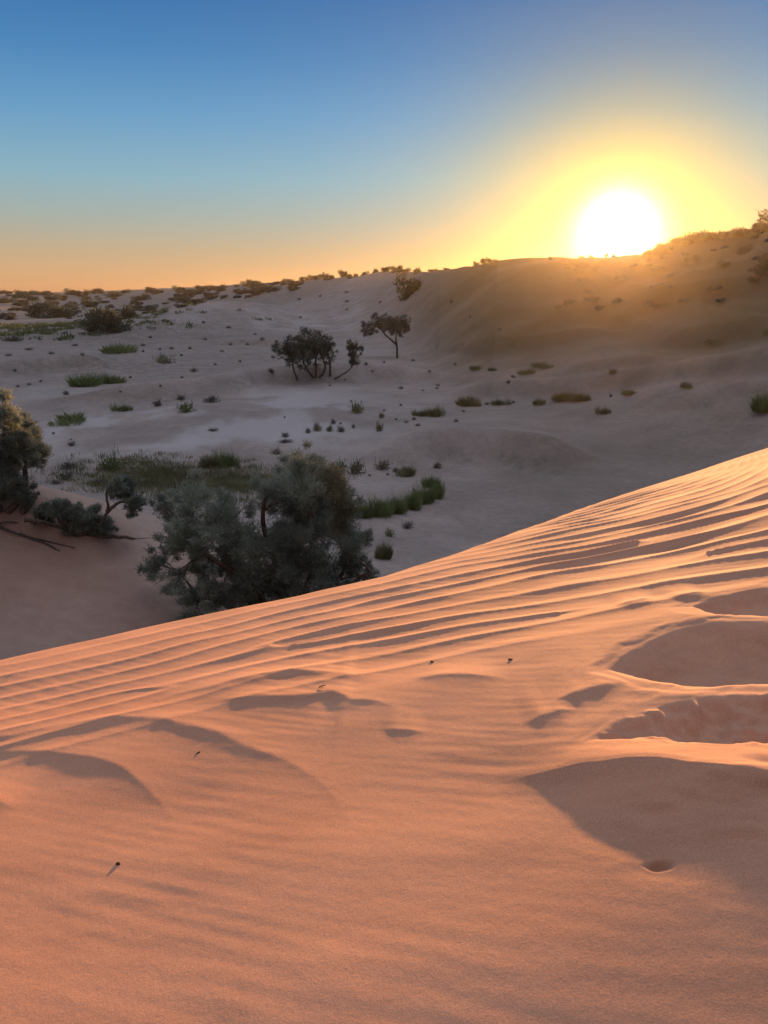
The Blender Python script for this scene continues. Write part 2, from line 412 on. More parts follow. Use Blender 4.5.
def bark_material(name, c0, c1):
    m, nt, ns, ln = new_mat(name)
    out = N(ns, 'ShaderNodeOutputMaterial'); bs = N(ns, 'ShaderNodeBsdfPrincipled'); bs.inputs['Roughness'].default_value = .9
    tc = N(ns, 'ShaderNodeTexCoord'); mp = N(ns, 'ShaderNodeMapping'); mp.inputs['Scale'].default_value = (14, 14, 3); ln.new(tc.outputs['Object'], mp.inputs['Vector'])
    n = N(ns, 'ShaderNodeTexNoise', Scale=2., Detail=6.); ln.new(mp.outputs[0], n.inputs['Vector'])
    r = N(ns, 'ShaderNodeValToRGB'); ln.new(n.outputs['Fac'], r.inputs[0]); r.color_ramp.elements[0].color = c0; r.color_ramp.elements[1].color = c1
    r.color_ramp.elements[0].position = .35; r.color_ramp.elements[1].position = .65
    b = N(ns, 'ShaderNodeBump', Strength=.6, Distance=.02); ln.new(n.outputs['Fac'], b.inputs['Height']); ln.new(b.outputs[0], bs.inputs['Normal'])
    ln.new(r.outputs[0], bs.inputs['Base Color']); ln.new(bs.outputs[0], out.inputs['Surface'])
    return m
M_SAND = sand_material()
M_TAM = leaf_material('tamarisk_leaf', [(.155, .19, .16, 1), (.22, .25, .195, 1), (.29, .30, .215, 1), (.19, .23, .185, 1)], trans=.5)
M_TAMB = leaf_material('tamarisk_dry', [(.23, .205, .125, 1), (.26, .24, .15, 1), (.21, .22, .15, 1)], trans=.5)
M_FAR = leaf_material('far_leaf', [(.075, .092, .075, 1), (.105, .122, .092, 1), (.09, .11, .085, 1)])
M_GREEN = leaf_material('green_leaf', [(.115, .155, .055, 1), (.175, .21, .08, 1), (.22, .23, .10, 1)], trans=.4)
M_OLIVE = leaf_material('olive_leaf', [(.13, .13, .06, 1), (.19, .175, .085, 1), (.22, .195, .11, 1)], trans=.4)
M_FIELD = leaf_material('field_leaf', [(.10, .135, .06, 1), (.14, .165, .08, 1)], trans=.4)
M_DRY = leaf_material('dry_leaf', [(.16, .115, .07, 1), (.20, .15, .09, 1), (.11, .085, .055, 1)])
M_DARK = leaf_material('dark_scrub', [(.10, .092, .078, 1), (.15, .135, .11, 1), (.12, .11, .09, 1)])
M_BARK = bark_material('bark', (.055, .038, .028, 1), (.14, .095, .065, 1))
M_TWIG = bark_material('deadwood', (.05, .036, .03, 1), (.12, .09, .075, 1))
M_PEB = bark_material('pebble', (.07, .03, .02, 1), (.14, .06, .04, 1))

# ------------------------------------------------------------------ the ground sheet
def build_ground():
    v_in = np.linspace(math.radians(-31), math.radians(31), 860)
    step = v_in[1]-v_in[0]; a = v_in[-1]; ext = []
    while a < math.pi-.06:
        step = min(step*1.12, .07); a += step; ext.append(a)
    ext = np.array(ext); ext = v_in[-1]+(ext-v_in[-1])*((math.pi-v_in[-1])/(ext[-1]-v_in[-1]))
    th = np.concatenate([-ext[::-1][1:], v_in, ext]); nc = len(th)       # the last column is the back seam
    r = np.concatenate([np.exp(np.linspace(math.log(.7), math.log(10), 960)), np.exp(np.linspace(math.log(10), math.log(1500), 620))[1:]])
    nr = len(r)
    T, R = np.meshgrid(th, r)
    X = R*np.sin(T); Y = R*np.cos(T)
    Z = ground(X.ravel(), Y.ravel()).reshape(X.shape)
    V = np.stack([X, Y, Z+CAMZ], -1).reshape(-1, 3)
    i = np.arange(nr-1)[:, None]*nc; j = np.arange(nc)[None, :]; j2 = (j+1) % nc
    Fq = np.stack([i+j, i+nc+j, i+nc+j2, i+j2], -1).reshape(-1, 4)[:, ::-1]
    # close the small hole under the eye
    c = len(V); zc = float(ground(np.array([0.]), np.array([0.01]))[0])+CAMZ
    V = np.concatenate([V, [[0, 0, zc]]])
    j = np.arange(nc); cap = np.stack([j, (j+1) % nc, np.full(nc, c), np.full(nc, c)], -1)
    me = np_mesh('ground', V, Fq, True)
    return me, V, cap, c
gm, GV, cap, cidx = build_ground()
# attributes
x, y = GV[:, 0], GV[:, 1]; rr = np.hypot(x, y); dth = np.degrees(np.arctan2(x, y))
rcc = np.interp(np.radians(dth), CR_TH, CR_R)
att_v = ss(.5, 5.0, rr-rcc)*np.where(np.abs(dth) > 75, 0, 1)*.93*(1-.45*np.exp(-((x+7)/6)**2-((y-14)/4.5)**2))
pn = fbm(x/7, y/12, 5, .6)
def zone(px, py, rx, ry):
    a, b = march(px, py, ground0, 11, 900); return np.exp(-((x-a[0])/rx)**2-((y-b[0])/ry)**2)
att_p = 1.3*zone(165, 428, 9, 7) + 1.1*zone(235, 420, 8, 7) + .9*zone(290, 402, 6, 9) + .7*zone(100, 393, 8, 3) + .7*zone(250, 328, 26, 14) + .6*zone(340, 320, 30, 16) + .5*zone(420, 342, 18, 9)
att_p = np.clip(att_p, 0, 1.2)*ss(-.25, .45, pn)*.55
att_scrub_shade = np.clip(1.0*zone(120, 335, 40, 28) + .8*zone(60, 318, 60, 50) + .55*zone(200, 355, 26, 20) + .7*zone(170, 480, 4.5, 5) + .5*zone(90, 372, 16, 10) + .35*zone(420, 410, 10, 8), 0, 1)
att_scrub_shade = np.maximum(att_scrub_shade, .38*ss(16, 40, rr)*ss(-.1, .6, fbm(x/11+9, y/16, 4)))
att_scrub_shade = np.maximum(att_scrub_shade, .95*ss(170, 330, rr)*ss(6, -4, dth))
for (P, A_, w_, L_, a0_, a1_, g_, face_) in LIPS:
    # shade band of each dune edge, painted as darker ground along its foot
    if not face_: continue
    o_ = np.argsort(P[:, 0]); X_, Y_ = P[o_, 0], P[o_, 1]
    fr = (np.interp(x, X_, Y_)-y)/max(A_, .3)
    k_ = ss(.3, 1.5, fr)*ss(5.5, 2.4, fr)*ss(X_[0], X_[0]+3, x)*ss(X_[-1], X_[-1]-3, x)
    att_scrub_shade = np.maximum(att_scrub_shade, .75*k_*np.clip(.6+.5*fbm(x/2.5, y/2.5, 3), 0, 1)*(rr > 22))
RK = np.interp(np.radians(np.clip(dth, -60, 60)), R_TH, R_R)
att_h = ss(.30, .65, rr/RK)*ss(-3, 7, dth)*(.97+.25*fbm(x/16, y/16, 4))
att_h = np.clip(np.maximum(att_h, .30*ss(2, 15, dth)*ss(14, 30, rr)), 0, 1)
for nme, a in (('hill', att_h), ('valley', att_v), ('playa', att_p), ('scrub', att_scrub_shade)):  # 'scrub' also holds the painted dune-edge shade
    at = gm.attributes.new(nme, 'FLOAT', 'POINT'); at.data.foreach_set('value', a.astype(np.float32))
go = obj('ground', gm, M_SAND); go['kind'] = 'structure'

def gz(px, py):
    return float(ground(np.array([float(px)]), np.array([float(py)]))[0])
def spot(px, py):
    a, b = march(px, py, ground, 10.5, 1400)
    X, Y = float(a[0]), float(b[0]); return X, Y, gz(X, Y)

# ------------------------------------------------------------------ plants
def sprigs(C, Rad, n, length, width, rng, up=.35, shell=.55, squash=.85, droop=0.):
    """thin leafy sprigs filling clumps; C centres, Rad radii"""
    C = np.asarray(C, float); Rad = np.asarray(Rad, float)
    wgt = Rad**2; idx = rng.choice(len(C), n, p=wgt/wgt.sum())
    d = rng.normal(size=(n, 3)); d /= np.linalg.norm(d, axis=1)[:, None]
    rad = (shell + (1-shell)*rng.random(n))*rng.random(n)**.30
    # lumpy clump surface
    lump = 1+.28*np.sin(d[:, 0]*5+idx*1.7)*np.sin(d[:, 1]*6+idx)+.22*np.sin(d[:, 2]*7+idx*2.3)
    rad = rng.random(n)**.42*(1+.22*np.abs(rng.normal(size=n)))
    p = C[idx] + d*(rad*lump*Rad[idx])[:, None]*np.array([1, 1, squash])
    ax = d*.8 + rng.normal(size=(n, 3))*.55 + np.array([0, 0, up-droop]); ax /= np.linalg.norm(ax, axis=1)[:, None]
    L = length*(.4+1.3*rng.random(n)**1.7); wd = width*(.6+.8*rng.random(n))
    s = np.cross(ax, rng.normal(size=(n, 3))); s /= np.linalg.norm(s, axis=1)[:, None]
    a = p - ax*(L*.5)[:, None]; b = p + ax*(L*.5)[:, None]; mid = p + np.cross(ax, s)*(L*.12)[:, None]
    V = np.stack([a, mid+s*wd[:, None]*.5, b, mid-s*wd[:, None]*.5], 1).reshape(-1, 3)
    return V, np.arange(4*n).reshape(-1, 4)
def tufts(n, h, spread, rng, width=.03, lean=.55):
    """blades that fan out from the ground"""
    ang = rng.uniform(0, 2*math.pi, n); rb = spread*np.sqrt(rng.random(n))
    base = np.stack([np.cos(ang)*rb, np.sin(ang)*rb, np.full(n, -.03*h)], 1)
    L = h*(.5+.6*rng.random(n))*(1-.45*(rb/spread)**2)
    out = np.stack([np.cos(ang), np.sin(ang), np.zeros(n)], 1)*(lean*(.3+rb/spread))[:, None] + rng.normal(size=(n, 3))*.22
    out[:, 2] = 1; out /= np.linalg.norm(out, axis=1)[:, None]
    s = np.cross(out, rng.normal(size=(n, 3))); s /= np.linalg.norm(s, axis=1)[:, None]
    w = width*(.6+.8*rng.random(n))
    tip = base+out*L[:, None]; mid = base+out*(L*.5)[:, None]; mid[:, 2] += .06*L
    V = np.stack([base, mid+s*w[:, None]*.5, tip, mid-s*w[:, None]*.5], 1).reshape(-1, 3)
    return V, np.arange(4*n).reshape(-1, 4)
def multi_tuft(n, h, spread, rng, width, lean, k=6):
    out = []
    for i in range(k):
        a = rng.uniform(0, 6.28); q = spread*math.sqrt(rng.random())*.75
        v, f = tufts(n//k, h*rng.uniform(.55, 1.15), spread*rng.uniform(.3, .55), rng, width, lean)
        out.append((v+np.array([math.cos(a)*q, math.sin(a)*q, 0]), f))
    return join(out)
def tube(pts, r0, r1, sides=6, jitter=0., rng=None):
    P = np.array(smooth_line(pts, 4)); n = len(P)
    if jitter and rng is not None:
        P[1:-1] += rng.normal(size=(n-2, 3))*jitter
    V = []; Fc = []
    rad = np.linspace(r0, r1, n)
    for i in range(n):
        t = P[min(i+1, n-1)]-P[max(i-1, 0)]; t /= np.linalg.norm(t)+1e-9
        u = np.cross(t, [.31, .9, .27]); u /= np.linalg.norm(u); w = np.cross(t, u)
        for k in range(sides):
            a = 2*math.pi*k/sides; V.append(P[i]+rad[i]*(math.cos(a)*u+math.sin(a)*w))
    for i in range(n-1):
        for k in range(sides):
            Fc.append((i*sides+k, i*sides+(k+1) % sides, (i+1)*sides+(k+1) % sides, (i+1)*sides+k))
    b = (n-1)*sides
    for k in range(1, sides-2, 2): Fc.append((b, b+k, b+k+1, b+k+2))
    return np.array(V), np.array(Fc)
def join(parts):
    V = []; Fc = []; o = 0
    for v, f in parts:
        V.append(v); Fc.append(f+o); o += len(v)
    return np.concatenate(V), np.concatenate(Fc)

def px_point(px, py, d, off=0.):
    """a point at horizontal distance d(+off) along the sight line of a picture point, eye-relative"""
    cx, fw, up = ray(px, py); n = math.hypot(cx, fw); s = (d+off)/n
    return np.array([cx*s, fw*s, up*s])

def big_plant(name, label, cat, base, d, clumps, n, sl, sw, trunk_r, limbs=None, dry=None, seed=1, depth=.8, mat=None, twigs=2, group=None, up=.35, squash=.85):
    rng = np.random.default_rng(seed)
    b = np.array(base); root = empty(name, (b[0], b[1], b[2]+CAMZ)); tag(root, label, cat, group)
    C = []; Rr = []
    for (cx_, cy_, cr) in clumps:
        off = rng.uniform(-depth, depth)
        C.append(px_point(cx_, cy_, d, off)-b); Rr.append(cr/F*d*1.05)
    C = np.array(C); Rr = np.array(Rr)
    C[:, 2] = np.maximum(C[:, 2], Rr*.4)
    parts = []
    # limbs
    if limbs is None:
        limbs = []
    L3 = []
    for l in limbs:
        pts = [px_point(px_, py_, d, off)-b for (px_, py_, off) in l]
        L3.append(np.array(pts))
        parts.append(tube(pts, trunk_r, trunk_r*.42, 7, trunk_r*.25, rng))
    knots = np.concatenate([smooth_line(l, 4)[2:] for l in L3]) if L3 else np.array([[0, 0, .1]])
    for c, cr in zip(C, Rr):
        k = knots[np.argmin(np.linalg.norm(knots-c, axis=1)+.35*np.maximum(knots[:, 2]-c[2], 0))]
        mid = (k+c)/2 + rng.normal(size=3)*.12*np.linalg.norm(c-k) + np.array([0, 0, .08*np.linalg.norm(c-k)])
        parts.append(tube([k, mid, c], trunk_r*.40, trunk_r*.13, 5, trunk_r*.1, rng))
        for _ in range(twigs):
            e = c + rng.normal(size=3)*cr*.6
            parts.append(tube([mid, (mid+e)/2+rng.normal(size=3)*.1*cr, e], trunk_r*.17, trunk_r*.06, 4, 0, rng))
    tv, tf = join(parts)
    tv[:, 2] = np.where(tv[:, 2] < -.15, -.15, tv[:, 2])
    obj('trunk', np_mesh('trunk', tv, tf, True), M_BARK, root)
    # small satellite clumps make the outline uneven
    SC = []; SR = []
    for c, cr in zip(C, Rr):
        SC.append(c); SR.append(cr*.66)
        for _ in range(9):
            dd = rng.normal(size=3); dd /= np.linalg.norm(dd)
            SC.append(c+dd*cr*rng.uniform(.75, 1.2)); SR.append(cr*rng.uniform(.16, .40))
    v, f = sprigs(SC, SR, n, sl, sw, rng, up=up, squash=squash)
    v[:, 2] = np.maximum(v[:, 2], .0)
    obj('crown', np_mesh('crown', v, f), mat or M_TAM, root)
    if dry:
        DC = [px_point(a, c, d, -.9)-b for a, c, _ in dry]; DR = [q/F*d for _, _, q in dry]
        v, f = sprigs(DC, DR, n//26, sl, sw, rng, up=.4)
        o = obj('dry_branch', np_mesh('dry_branch', v, f), M_TAMB, root); o['label'] = 'dry olive-brown sprays on the right side of the crown'
    return root

# --- the big bush at the foot of the dune
D1 = 13.3
b1 = px_point(288, 640, D1); b1[2] = gz(b1[0], b1[1])
big_plant('tamarisk_bush', 'large feathery grey-green bush rising behind the ripple-lined dune crest', 'bush', b1, D1,
  [(164,507,15),(156,563,15),(194,494,21),(180,526,18),(216,516,25),(200,546,22),(174,541,15),(212,589,16),(192,619,13),(217,612,14),
   (246,537,28),(255,572,30),(246,606,20),(272,494,22),(298,466,20),(310,478,20),(288,484,20),(320,495,22),(289,505,26),(302,486,22),(315,529,32),(293,559,34),(323,572,33),
   (302,598,30),(336,503,22),(345,535,22),(354,549,16),(366,536,8),(371,575,12),(336,595,18),(330,480,13),(176,585,13),(190,600,14),(225,560,20),(232,592,16),(268,590,24),(320,500,18),(280,612,20),(318,612,18),(205,570,14),(355,565,14)],
  140000, .115, .012, .075,
  limbs=[[(288,640,0),(270,610,-.2),(245,580,-.4),(215,560,-.4),(185,540,-.2)], [(288,640,0),(285,600,.2),(275,560,.2),(262,520,.1),(270,490,0)],
         [(288,640,0),(300,600,-.3),(312,560,-.3),(310,510,-.2),(300,470,0)], [(288,640,0),(315,610,.2),(340,580,.3),(352,545,.2)],
         [(288,640,0),(255,625,.3),(222,600,.2),(200,600,0)], [(310,630,.1),(345,590,-.2),(371,572,-.3)]],
  dry=[(332,474,10),(336,490,12),(346,508,11),(340,525,9)], seed=5, depth=.9, twigs=3, up=.3)

# --- tree cut off by the left edge, on the shaded dune
bx, by, bz = spot(8, 512); D2 = math.hypot(bx, by)
big_plant('tamarisk_tree', 'dark grey-green tree cut off by the left edge on a shaded dune', 'tree', (bx, by, bz), D2,
  [(5,413,15),(20,430,15),(33,446,12),(42,452,8),(8,453,19),(5,480,19),(20,490,12),(25,499,8),(-25,430,24),(-20,480,22),(-50,455,26),(14,436,14),(34,462,7)],
  52000, .13, .013, .07, limbs=[[(8,512,0),(24,490,-.1),(27,465,0),(20,440,0)], [(0,512,0),(-10,480,.2),(0,450,.2),(4,420,.2)], [(0,512,0),(-25,480,0),(-40,450,0)], [(22,512,-.1),(34,500,-.1),(38,492,0)]], seed=8, depth=.7)

# --- low sprawling shrub on the same dune
bx, by, bz = spot(78, 536); D3 = math.hypot(bx, by)
big_plant('sprawling_shrub', 'low sprawling dark shrub with a raised right arm on the dune edge', 'shrub', (bx, by, bz), D3,
  [(40,514,8),(57,506,11),(68,514,11),(86,517,12),(100,522,11),(48,519,8),(113,493,7),(126,489,11),(137,500,8),(75,524,10),(108,529,7),(118,486,8),(133,508,7)],
  22000, .11, .013, .045, limbs=[[(24,520,0),(45,523,0),(78,533,0),(112,538,0)], [(78,536,0),(100,525,0),(108,508,0),(106,494,0)], [(106,512,0),(116,504,0),(130,499,0)], [(100,536,0),(125,538,-.1),(150,544,-.1)], [(78,536,0),(60,524,0),(56,508,0)]], seed=9, depth=.35)

# --- dead wood on the sand at the left
def dead_branch(label, lines, r):
    P0 = spot(*lines[0][0][:2]); root = np.array(P0); parts = []
    for l in lines:
        pts = []
        for (a, c, lift) in l:
            X, Y, Z = spot(a, c); pts.append(np.array([X, Y, Z+lift])-root)
        parts.append(tube(pts, r, r*.3, 6, r*.3, RNG))
    v, f = join(parts)
    o = obj('dead_branch', np_mesh('dead_branch', v, f, True), M_TWIG, None, (root[0], root[1], root[2]+CAMZ))
    return tag(o, label, 'branch')
dead_branch('bare grey branch lying on the shaded sand at the left edge', [[(-12,532,.03),(4,527,.09),(18,524,.03)], [(0,529,.05),(28,538,.03),(75,549,.02)], [(20,535,.03),(48,546,.02),(60,552,.02)]], .028)

# --- two trees out in the valley and the thin leaning one
def far_tree(name, label, basepx, clumps, limbs, n, tr, seed, mat=M_FAR):
    bx, by, bz = spot(*basepx); d = math.hypot(bx, by)
    return big_plant(name, label, 'tree', (bx, by, bz), d, clumps, n, .28, .055, tr, limbs=limbs, seed=seed, depth=.5, mat=mat)
far_tree('desert_tree', 'broad multi-trunked tree on a small mound out in the valley', (316,378),
  [(283,352,10.0),(290,349,11.2),(300,348,12.5),(312,337,11.2),(321,341,8.8),(318,352,12.5),(294,361,8.8),(305,355,11.2),(330,357,7.5),(310,345,11.2),(327,349,7.5)],
  [[(298,383,-.3),(294,372,0),(292,358,0)], [(314,378,0),(305,366,0),(302,352,0)], [(316,378,0),(316,362,0),(314,344,0)], [(319,378,0),(325,368,0),(321,352,0)], [(330,376,.2),(330,364,.2),(328,354,0)]], 9000, .11, 21)
far_tree('leaning_tree', 'thin leaning tree right of the multi-trunked tree, sparse crown', (334,379),
  [(354,356,6.2),(351,345,5.0),(356,349,5.0),(352,362,3.8)], [[(334,379,0),(345,373,0),(353,364,0),(353,347,0)]], 1500, .07, 22)
far_tree('desert_tree', 'forked tree with a two-part rounded crown on a single bare trunk', (397,358),
  [(370,326,7.5),(378,322,8.8),(366,331,5.0),(383,326,6.2),(395,322,10.0),(402,325,7.5),(392,328,7.5),(400,331,6.2),(405,321,5.0)],
  [[(397,358,0),(397,346,0),(396,338,0),(396,324,0)], [(397,346,0),(388,337,0),(378,327,0)]], 7000, .14, 23)

# --- small plants: a few source meshes for each kind, then copies
def lib(kind, k):
    rng = np.random.default_rng(100+k)
    if kind == 'tuft':   v, f = multi_tuft(480, .42, .48, rng, .020, .7)
    elif kind == 'fine': v, f = multi_tuft(1500, .62, .5, rng, .013, .8, 8)
    elif kind == 'mound':
        c = [(rng.uniform(-.20, .20), rng.uniform(-.16, .16), rng.uniform(.08, .18)) for _ in range(7)]
        c[0] = (0, 0, .12)
        v, f = sprigs(c, [rng.uniform(.16, .23) for _ in range(7)], 300, .16, .022, rng, up=.4, squash=.8); v[:, 2] = np.maximum(v[:, 2], -.02)
    else:                # 'far': a bushy crown of leaf clumps
        c = [(rng.uniform(-.34, .34), rng.uniform(-.25, .25), rng.uniform(.02, .40)) for _ in range(12)]
        v, f = sprigs(c, [rng.uniform(.10, .19) for _ in range(12)], 1900, .09, .028, rng, up=.4, squash=.9); v[:, 2] = np.maximum(v[:, 2], -.02)
    return np_mesh(kind, v, f)
MESH = {}
for kind, mats in (('tuft', [M_GREEN, M_OLIVE, M_DRY]), ('fine', [M_GREEN, M_OLIVE]), ('mound', [M_OLIVE, M_DARK, M_DRY, M_GREEN]), ('far', [M_FAR, M_DARK])):
    for mt in mats:
        for k in range(3):
            me = lib(kind, k+hash(kind) % 1 + len(kind)*10); me.name = kind; me.materials.append(mt); MESH[(kind, mt.name, k)] = me
UNIT_H = {'tuft': .45, 'fine': .62, 'mound': .34, 'far': .56}
UNIT_W = {'tuft': 1.05, 'fine': 1.2, 'mound': .95, 'far': 1.0}
PROTO = {}
def plant(kind, mt, px, py, w, h, label, cat, name, group=None, on_sky=False):
    if on_sky:
        X, Y, Z = on_sky
    else: X, Y, Z = spot(px, py)
    d = math.hypot(X, Y); k = random.randrange(3)
    key = (kind, mt.name, k, name)
    if key not in PROTO:
        o = obj(name, MESH[(kind, mt.name, k)], None); PROTO[key] = o
    else:
        o = PROTO[key].copy(); o.name = name; link(o)
        for q in ('group',):
            if q in o: del o[q]
    o.location = (X, Y, Z+CAMZ-{'far': .16, 'mound': .18}.get(kind, .03)*h/F*d)
    o.scale = (w/F*d/UNIT_W[kind],)*2 + (h/F*d/UNIT_H[kind],)
    o.rotation_euler = (0, 0, random.uniform(0, 6.28))
    return tag(o, label, cat, group)
TAGS = {'g': ('tuft', M_GREEN), 'o': ('tuft', M_OLIVE), 'f': ('fine', M_GREEN), 'F': ('fine', M_OLIVE), 'b': ('tuft', M_DRY), 'd': ('mound', M_DARK), 'm': ('mound', M_OLIVE), 'r': ('mound', M_DRY), 'v': ('mound', M_GREEN)}
PLANTS = [
 # kind px py w h label
 ('g',70,423,40,11,'wide green tuft at the left end of the pale salt flat'),
 ('g',121,411,18,9,'small green tuft above the pale flat, between two dark scrubs'),
 ('d',157,406,15,6,'dark low scrub left of the rounded bright green tuft'),
 ('d',182,400,14,5,'flat dark scrub just behind the rounded bright green tuft'),
 ('v',184,412,25,10,'rounded bright green tuft at the top edge of the salt flat'),
 ('d',71,446,10,5,'black rock-like scrub alone on sand right of the left-edge tree'),
 ('v',113,471,28,19,'dark olive shrub standing above the sprawling shrub\'s raised arm'),
 ('d',64,480,20,9,'rounded dark cushion shrub right of the left-edge tree'),
 ('d',56,484,14,4,'flat dark cushion in front of the rounded cushion shrub'),
 ('d',69,469,24,6,'grey flat scrub behind the rounded dark cushion shrub'),
 ('d',100,485,22,6,'thin grey scrub left of the sprawling shrub\'s raised arm'),
 ('F',161,477,30,13,'pale olive tuft in the dry grass between two bushes'),
 ('d',212,402,24,6,'row-like dark scrub along the top of the salt flat'),
 ('d',212,431,15,3,'flat dark sprig lying on the middle of the salt flat'),
 ('v',358,413,18,11,'round green tuft below the mound of the multi-trunked tree'),
 ('m',380,431,14,8,'small olive tuft under a brown sprig, right of a row of scrub'),
 ('r',382,418,8,6,'brown sprig between two round tufts on grey sand'),
 ('d',309,433,9,5,'leftmost dark scrub of the row above the big bush'),
 ('m',318,431,15,8,'olive scrub second from left in the row above the big bush'),
 ('m',330,431,11,6,'olive scrub in the middle of the row above the big bush'),
 ('d',342,432,13,6,'dark scrub near the right end of the row above the big bush'),
 ('d',353,428,6,4,'small dark scrub at the right end of the row above the big bush'),
 ('d',333,424,8,5,'dark scrub behind the middle of the row above the big bush'),
 ('d',286,437,11,5,'dark scrub above the flat grey one, upper left of the big bush'),
 ('d',288,442,22,3,'flat grey scrub strip, upper left of the big bush top'),
 ('d',277,454,15,6,'dark scrub closest above the big bush\'s top left shoulder'),
 ('F',212,468,24,16,'pale green tuft, left half of a pair behind the big bush'),
 ('f',226,466,24,19,'brighter green tuft, right half of a pair behind the big bush'),
 ('d',237,469,9,5,'small grey scrub right of the paired tufts behind the big bush'),
 ('v',342,471,16,12,'green shrub just right of the big bush top'),
 ('m',358,473,26,14,'olive-brown shrub in the middle of three right of the big bush top'),
 ('r',382,469,24,9,'brown shrub on the right of three beside the big bush top'),
 ('o',419,416,14,9,'olive tuft, left of a joined pair in mid valley'),
 ('F',435,416,20,12,'taller olive tuft, right of a joined pair in mid valley'),
 ('F',467,406,28,12,'wide olive tuft below the curved dune lip'),
 ('o',502,405,18,8,'low olive tuft right of the wide one below the dune lip'),
 ('d',487,405,7,3,'small dark scrub between two olive tufts below the dune lip'),
 ('o',537,405,14,8,'olive tuft alone on smooth sand below the sun\'s left side'),
 ('F',562,401,18,10,'olive tuft, left of two neighbours under the sun'),
 ('F',581,401,20,10,'olive tuft, right of two neighbours under the sun'),
 ('o',602,414,13,10,'nearest small tuft directly below the sun'),
 ('o',629,395,15,7,'small tuft right of the tufts below the sun'),
 ('o',688,388,13,7,'small tuft on the slope between the sun and the right edge'),
 ('f',764,411,24,19,'spiky tuft at the right edge above the dune crest'),
 ('m',716,344,32,5,'flat brush strip on the lit dune shoulder at the right'),
 ('m',765,335,10,6,'small brush at the right edge on an upper dune'),
 ('r',612,373,16,4,'low dry brush under the sun on the far dune'),
 ('F',407,475,20,10,'olive tuft on grey sand above the bright green hedge'),
 ('d',395,472,9,5,'small dark scrub left of the olive tuft above the hedge'),
 ('r',439,468,14,6,'brown flat scrub on the shaded dune foot above the hedge tip'),
 ('f',362,517,26,19,'leftmost green shrub of the hedge, touching the big bush'),
 ('f',379,515,26,21,'second green shrub of the hedge from the big bush'),
 ('f',396,512,26,21,'third green shrub of the hedge from the big bush'),
 ('f',411,508,24,21,'fourth green shrub of the hedge from the big bush'),
 ('f',424,502,24,21,'fifth green shrub of the hedge, near its far end'),
 ('f',435,497,22,20,'last green shrub at the right tip of the hedge'),
 ('f',432,487,20,14,'green shrub on the back of the hedge\'s right tip'),
 ('F',383,558,19,23,'upright dark green shrub beside the dune crest'),
 ('v',389,536,15,8,'small green cushion behind the upright shrub by the crest'),
 ('d',407,528,17,7,'grey-green cushion alone on sand below the hedge'),
 ('r',366,545,16,16,'brown dry shrub against the right side of the big bush'),
 ('o',476,370,15,6,'faint tuft on the far sand, left of three'),
 ('o',493,371,9,5,'faint small tuft on the far sand, middle of three'),
 ('o',526,374,18,7,'faint low tuft on the far sand, right of three'),
 ('o',544,368,20,8,'hazy tuft on the far sand nearest the ridge shade'),
 ('g',113,353,36,10,'green patch shrub below the dark round far bush'),
 ('m',164,363,24,8,'olive low shrub on the valley floor below the sandy mound'),
 ('d',194,372,9,4,'dark scrub right of the olive low shrub below the mound'),
 ('f',85,386,30,12,'green tuft, left of a pair on the left dune'),
 ('f',110,383,26,10,'green tuft, right of a pair on the left dune'),
 ('d',65,395,9,4,'dark scrub on the white salt streak at the left'),
 ('d',12,341,26,4,'flat dark brush at the left edge under the green field'),
 ('d',272,373,9,5,'dark scrub left of the multi-trunked tree'),
]
for t, px, py, w, h, lab in PLANTS:
    kind, mt = TAGS[t]; w *= 1.1; h *= 1.35
    nm, cat, gr = {'tuft': ('grass_tuft', 'grass tuft', 'green and olive tufts on the valley sand'), 'fine': ('grass_tuft', 'grass tuft', 'green and olive tufts on the valley sand'),
               'mound': ('scrub', 'shrub', 'low scrub on the valley sand')}[kind]
    if 'hedge' in lab and t == 'f': nm, cat, gr = 'green_shrub', 'shrub', 'green shrubs in a hedge line'
    plant(kind, mt, px, py, w, h, lab, cat, nm, gr)
# specks of scrub
SPECKS = [(53,434,6,3),(36,423,7,3),(71,440,4,2),(285,418,4,3),(351,402,5,3),(370,476,6,3),(388,475,6,3),(342,479,7,3),(401,406,7,3),(463,412,7,3),(456,422,9,4),(418,426,10,4),
 (414,420,9,4),(406,423,8,4),(438,386,8,3),(437,389,7,3),(423,391,6,2),(401,389,9,4),(508,383,8,4),(513,377,7,3),(514,403,6,3),(611,397,7,4),(341,424,5,3),(514,378,6,3),
 (18,387,6,3),(29,385,7,3),(41,382,6,3),(15,371,6,3),(52,354,12,3),(83,355,7,3),(182,356,6,3),(172,349,9,3),(143,352,6,3),(160,350,5,3),(143,346,10,3),(40,340,7,3),
 (346,293,7,3),(347,302,8,3),(347,310,5,2),(205,340,9,3),(228,328,10,3),(222,352,7,3),(190,349,8,3),(248,345,8,3),(262,340,8,4),(276,342,7,3),(215,365,6,3),(240,362,6,3),(150,338,8,3),(300,318,6,3),
 (230,345,6,3),(255,335,6,3),(455,365,6,3),(463,345,6,3),(430,372,6,3),(413,361,8,3),(384,363,6,3),(372,372,5,3),(366,365,7,4),(345,380,6,2),(330,386,5,2),(130,378,6,3),(120,392,5,2),(30,350,14,3),(8,356,12,3),(75,346,12,3),
 (203,323,8,3),(300,300,7,3),(320,297,6,3),(380,303,6,3),(452,303,8,4),(470,318,6,3),(500,330,7,3),(182,378,6,3),(160,386,6,2),(396,420,5,3),(384,411,5,3)]
for px, py, w, h in SPECKS:
    plant('mound', M_DARK, px, py, w*.85, h*.9, 'tiny dark speck of scrub dotted on the open valley sand', 'shrub', 'scrub', 'tiny specks of scrub')

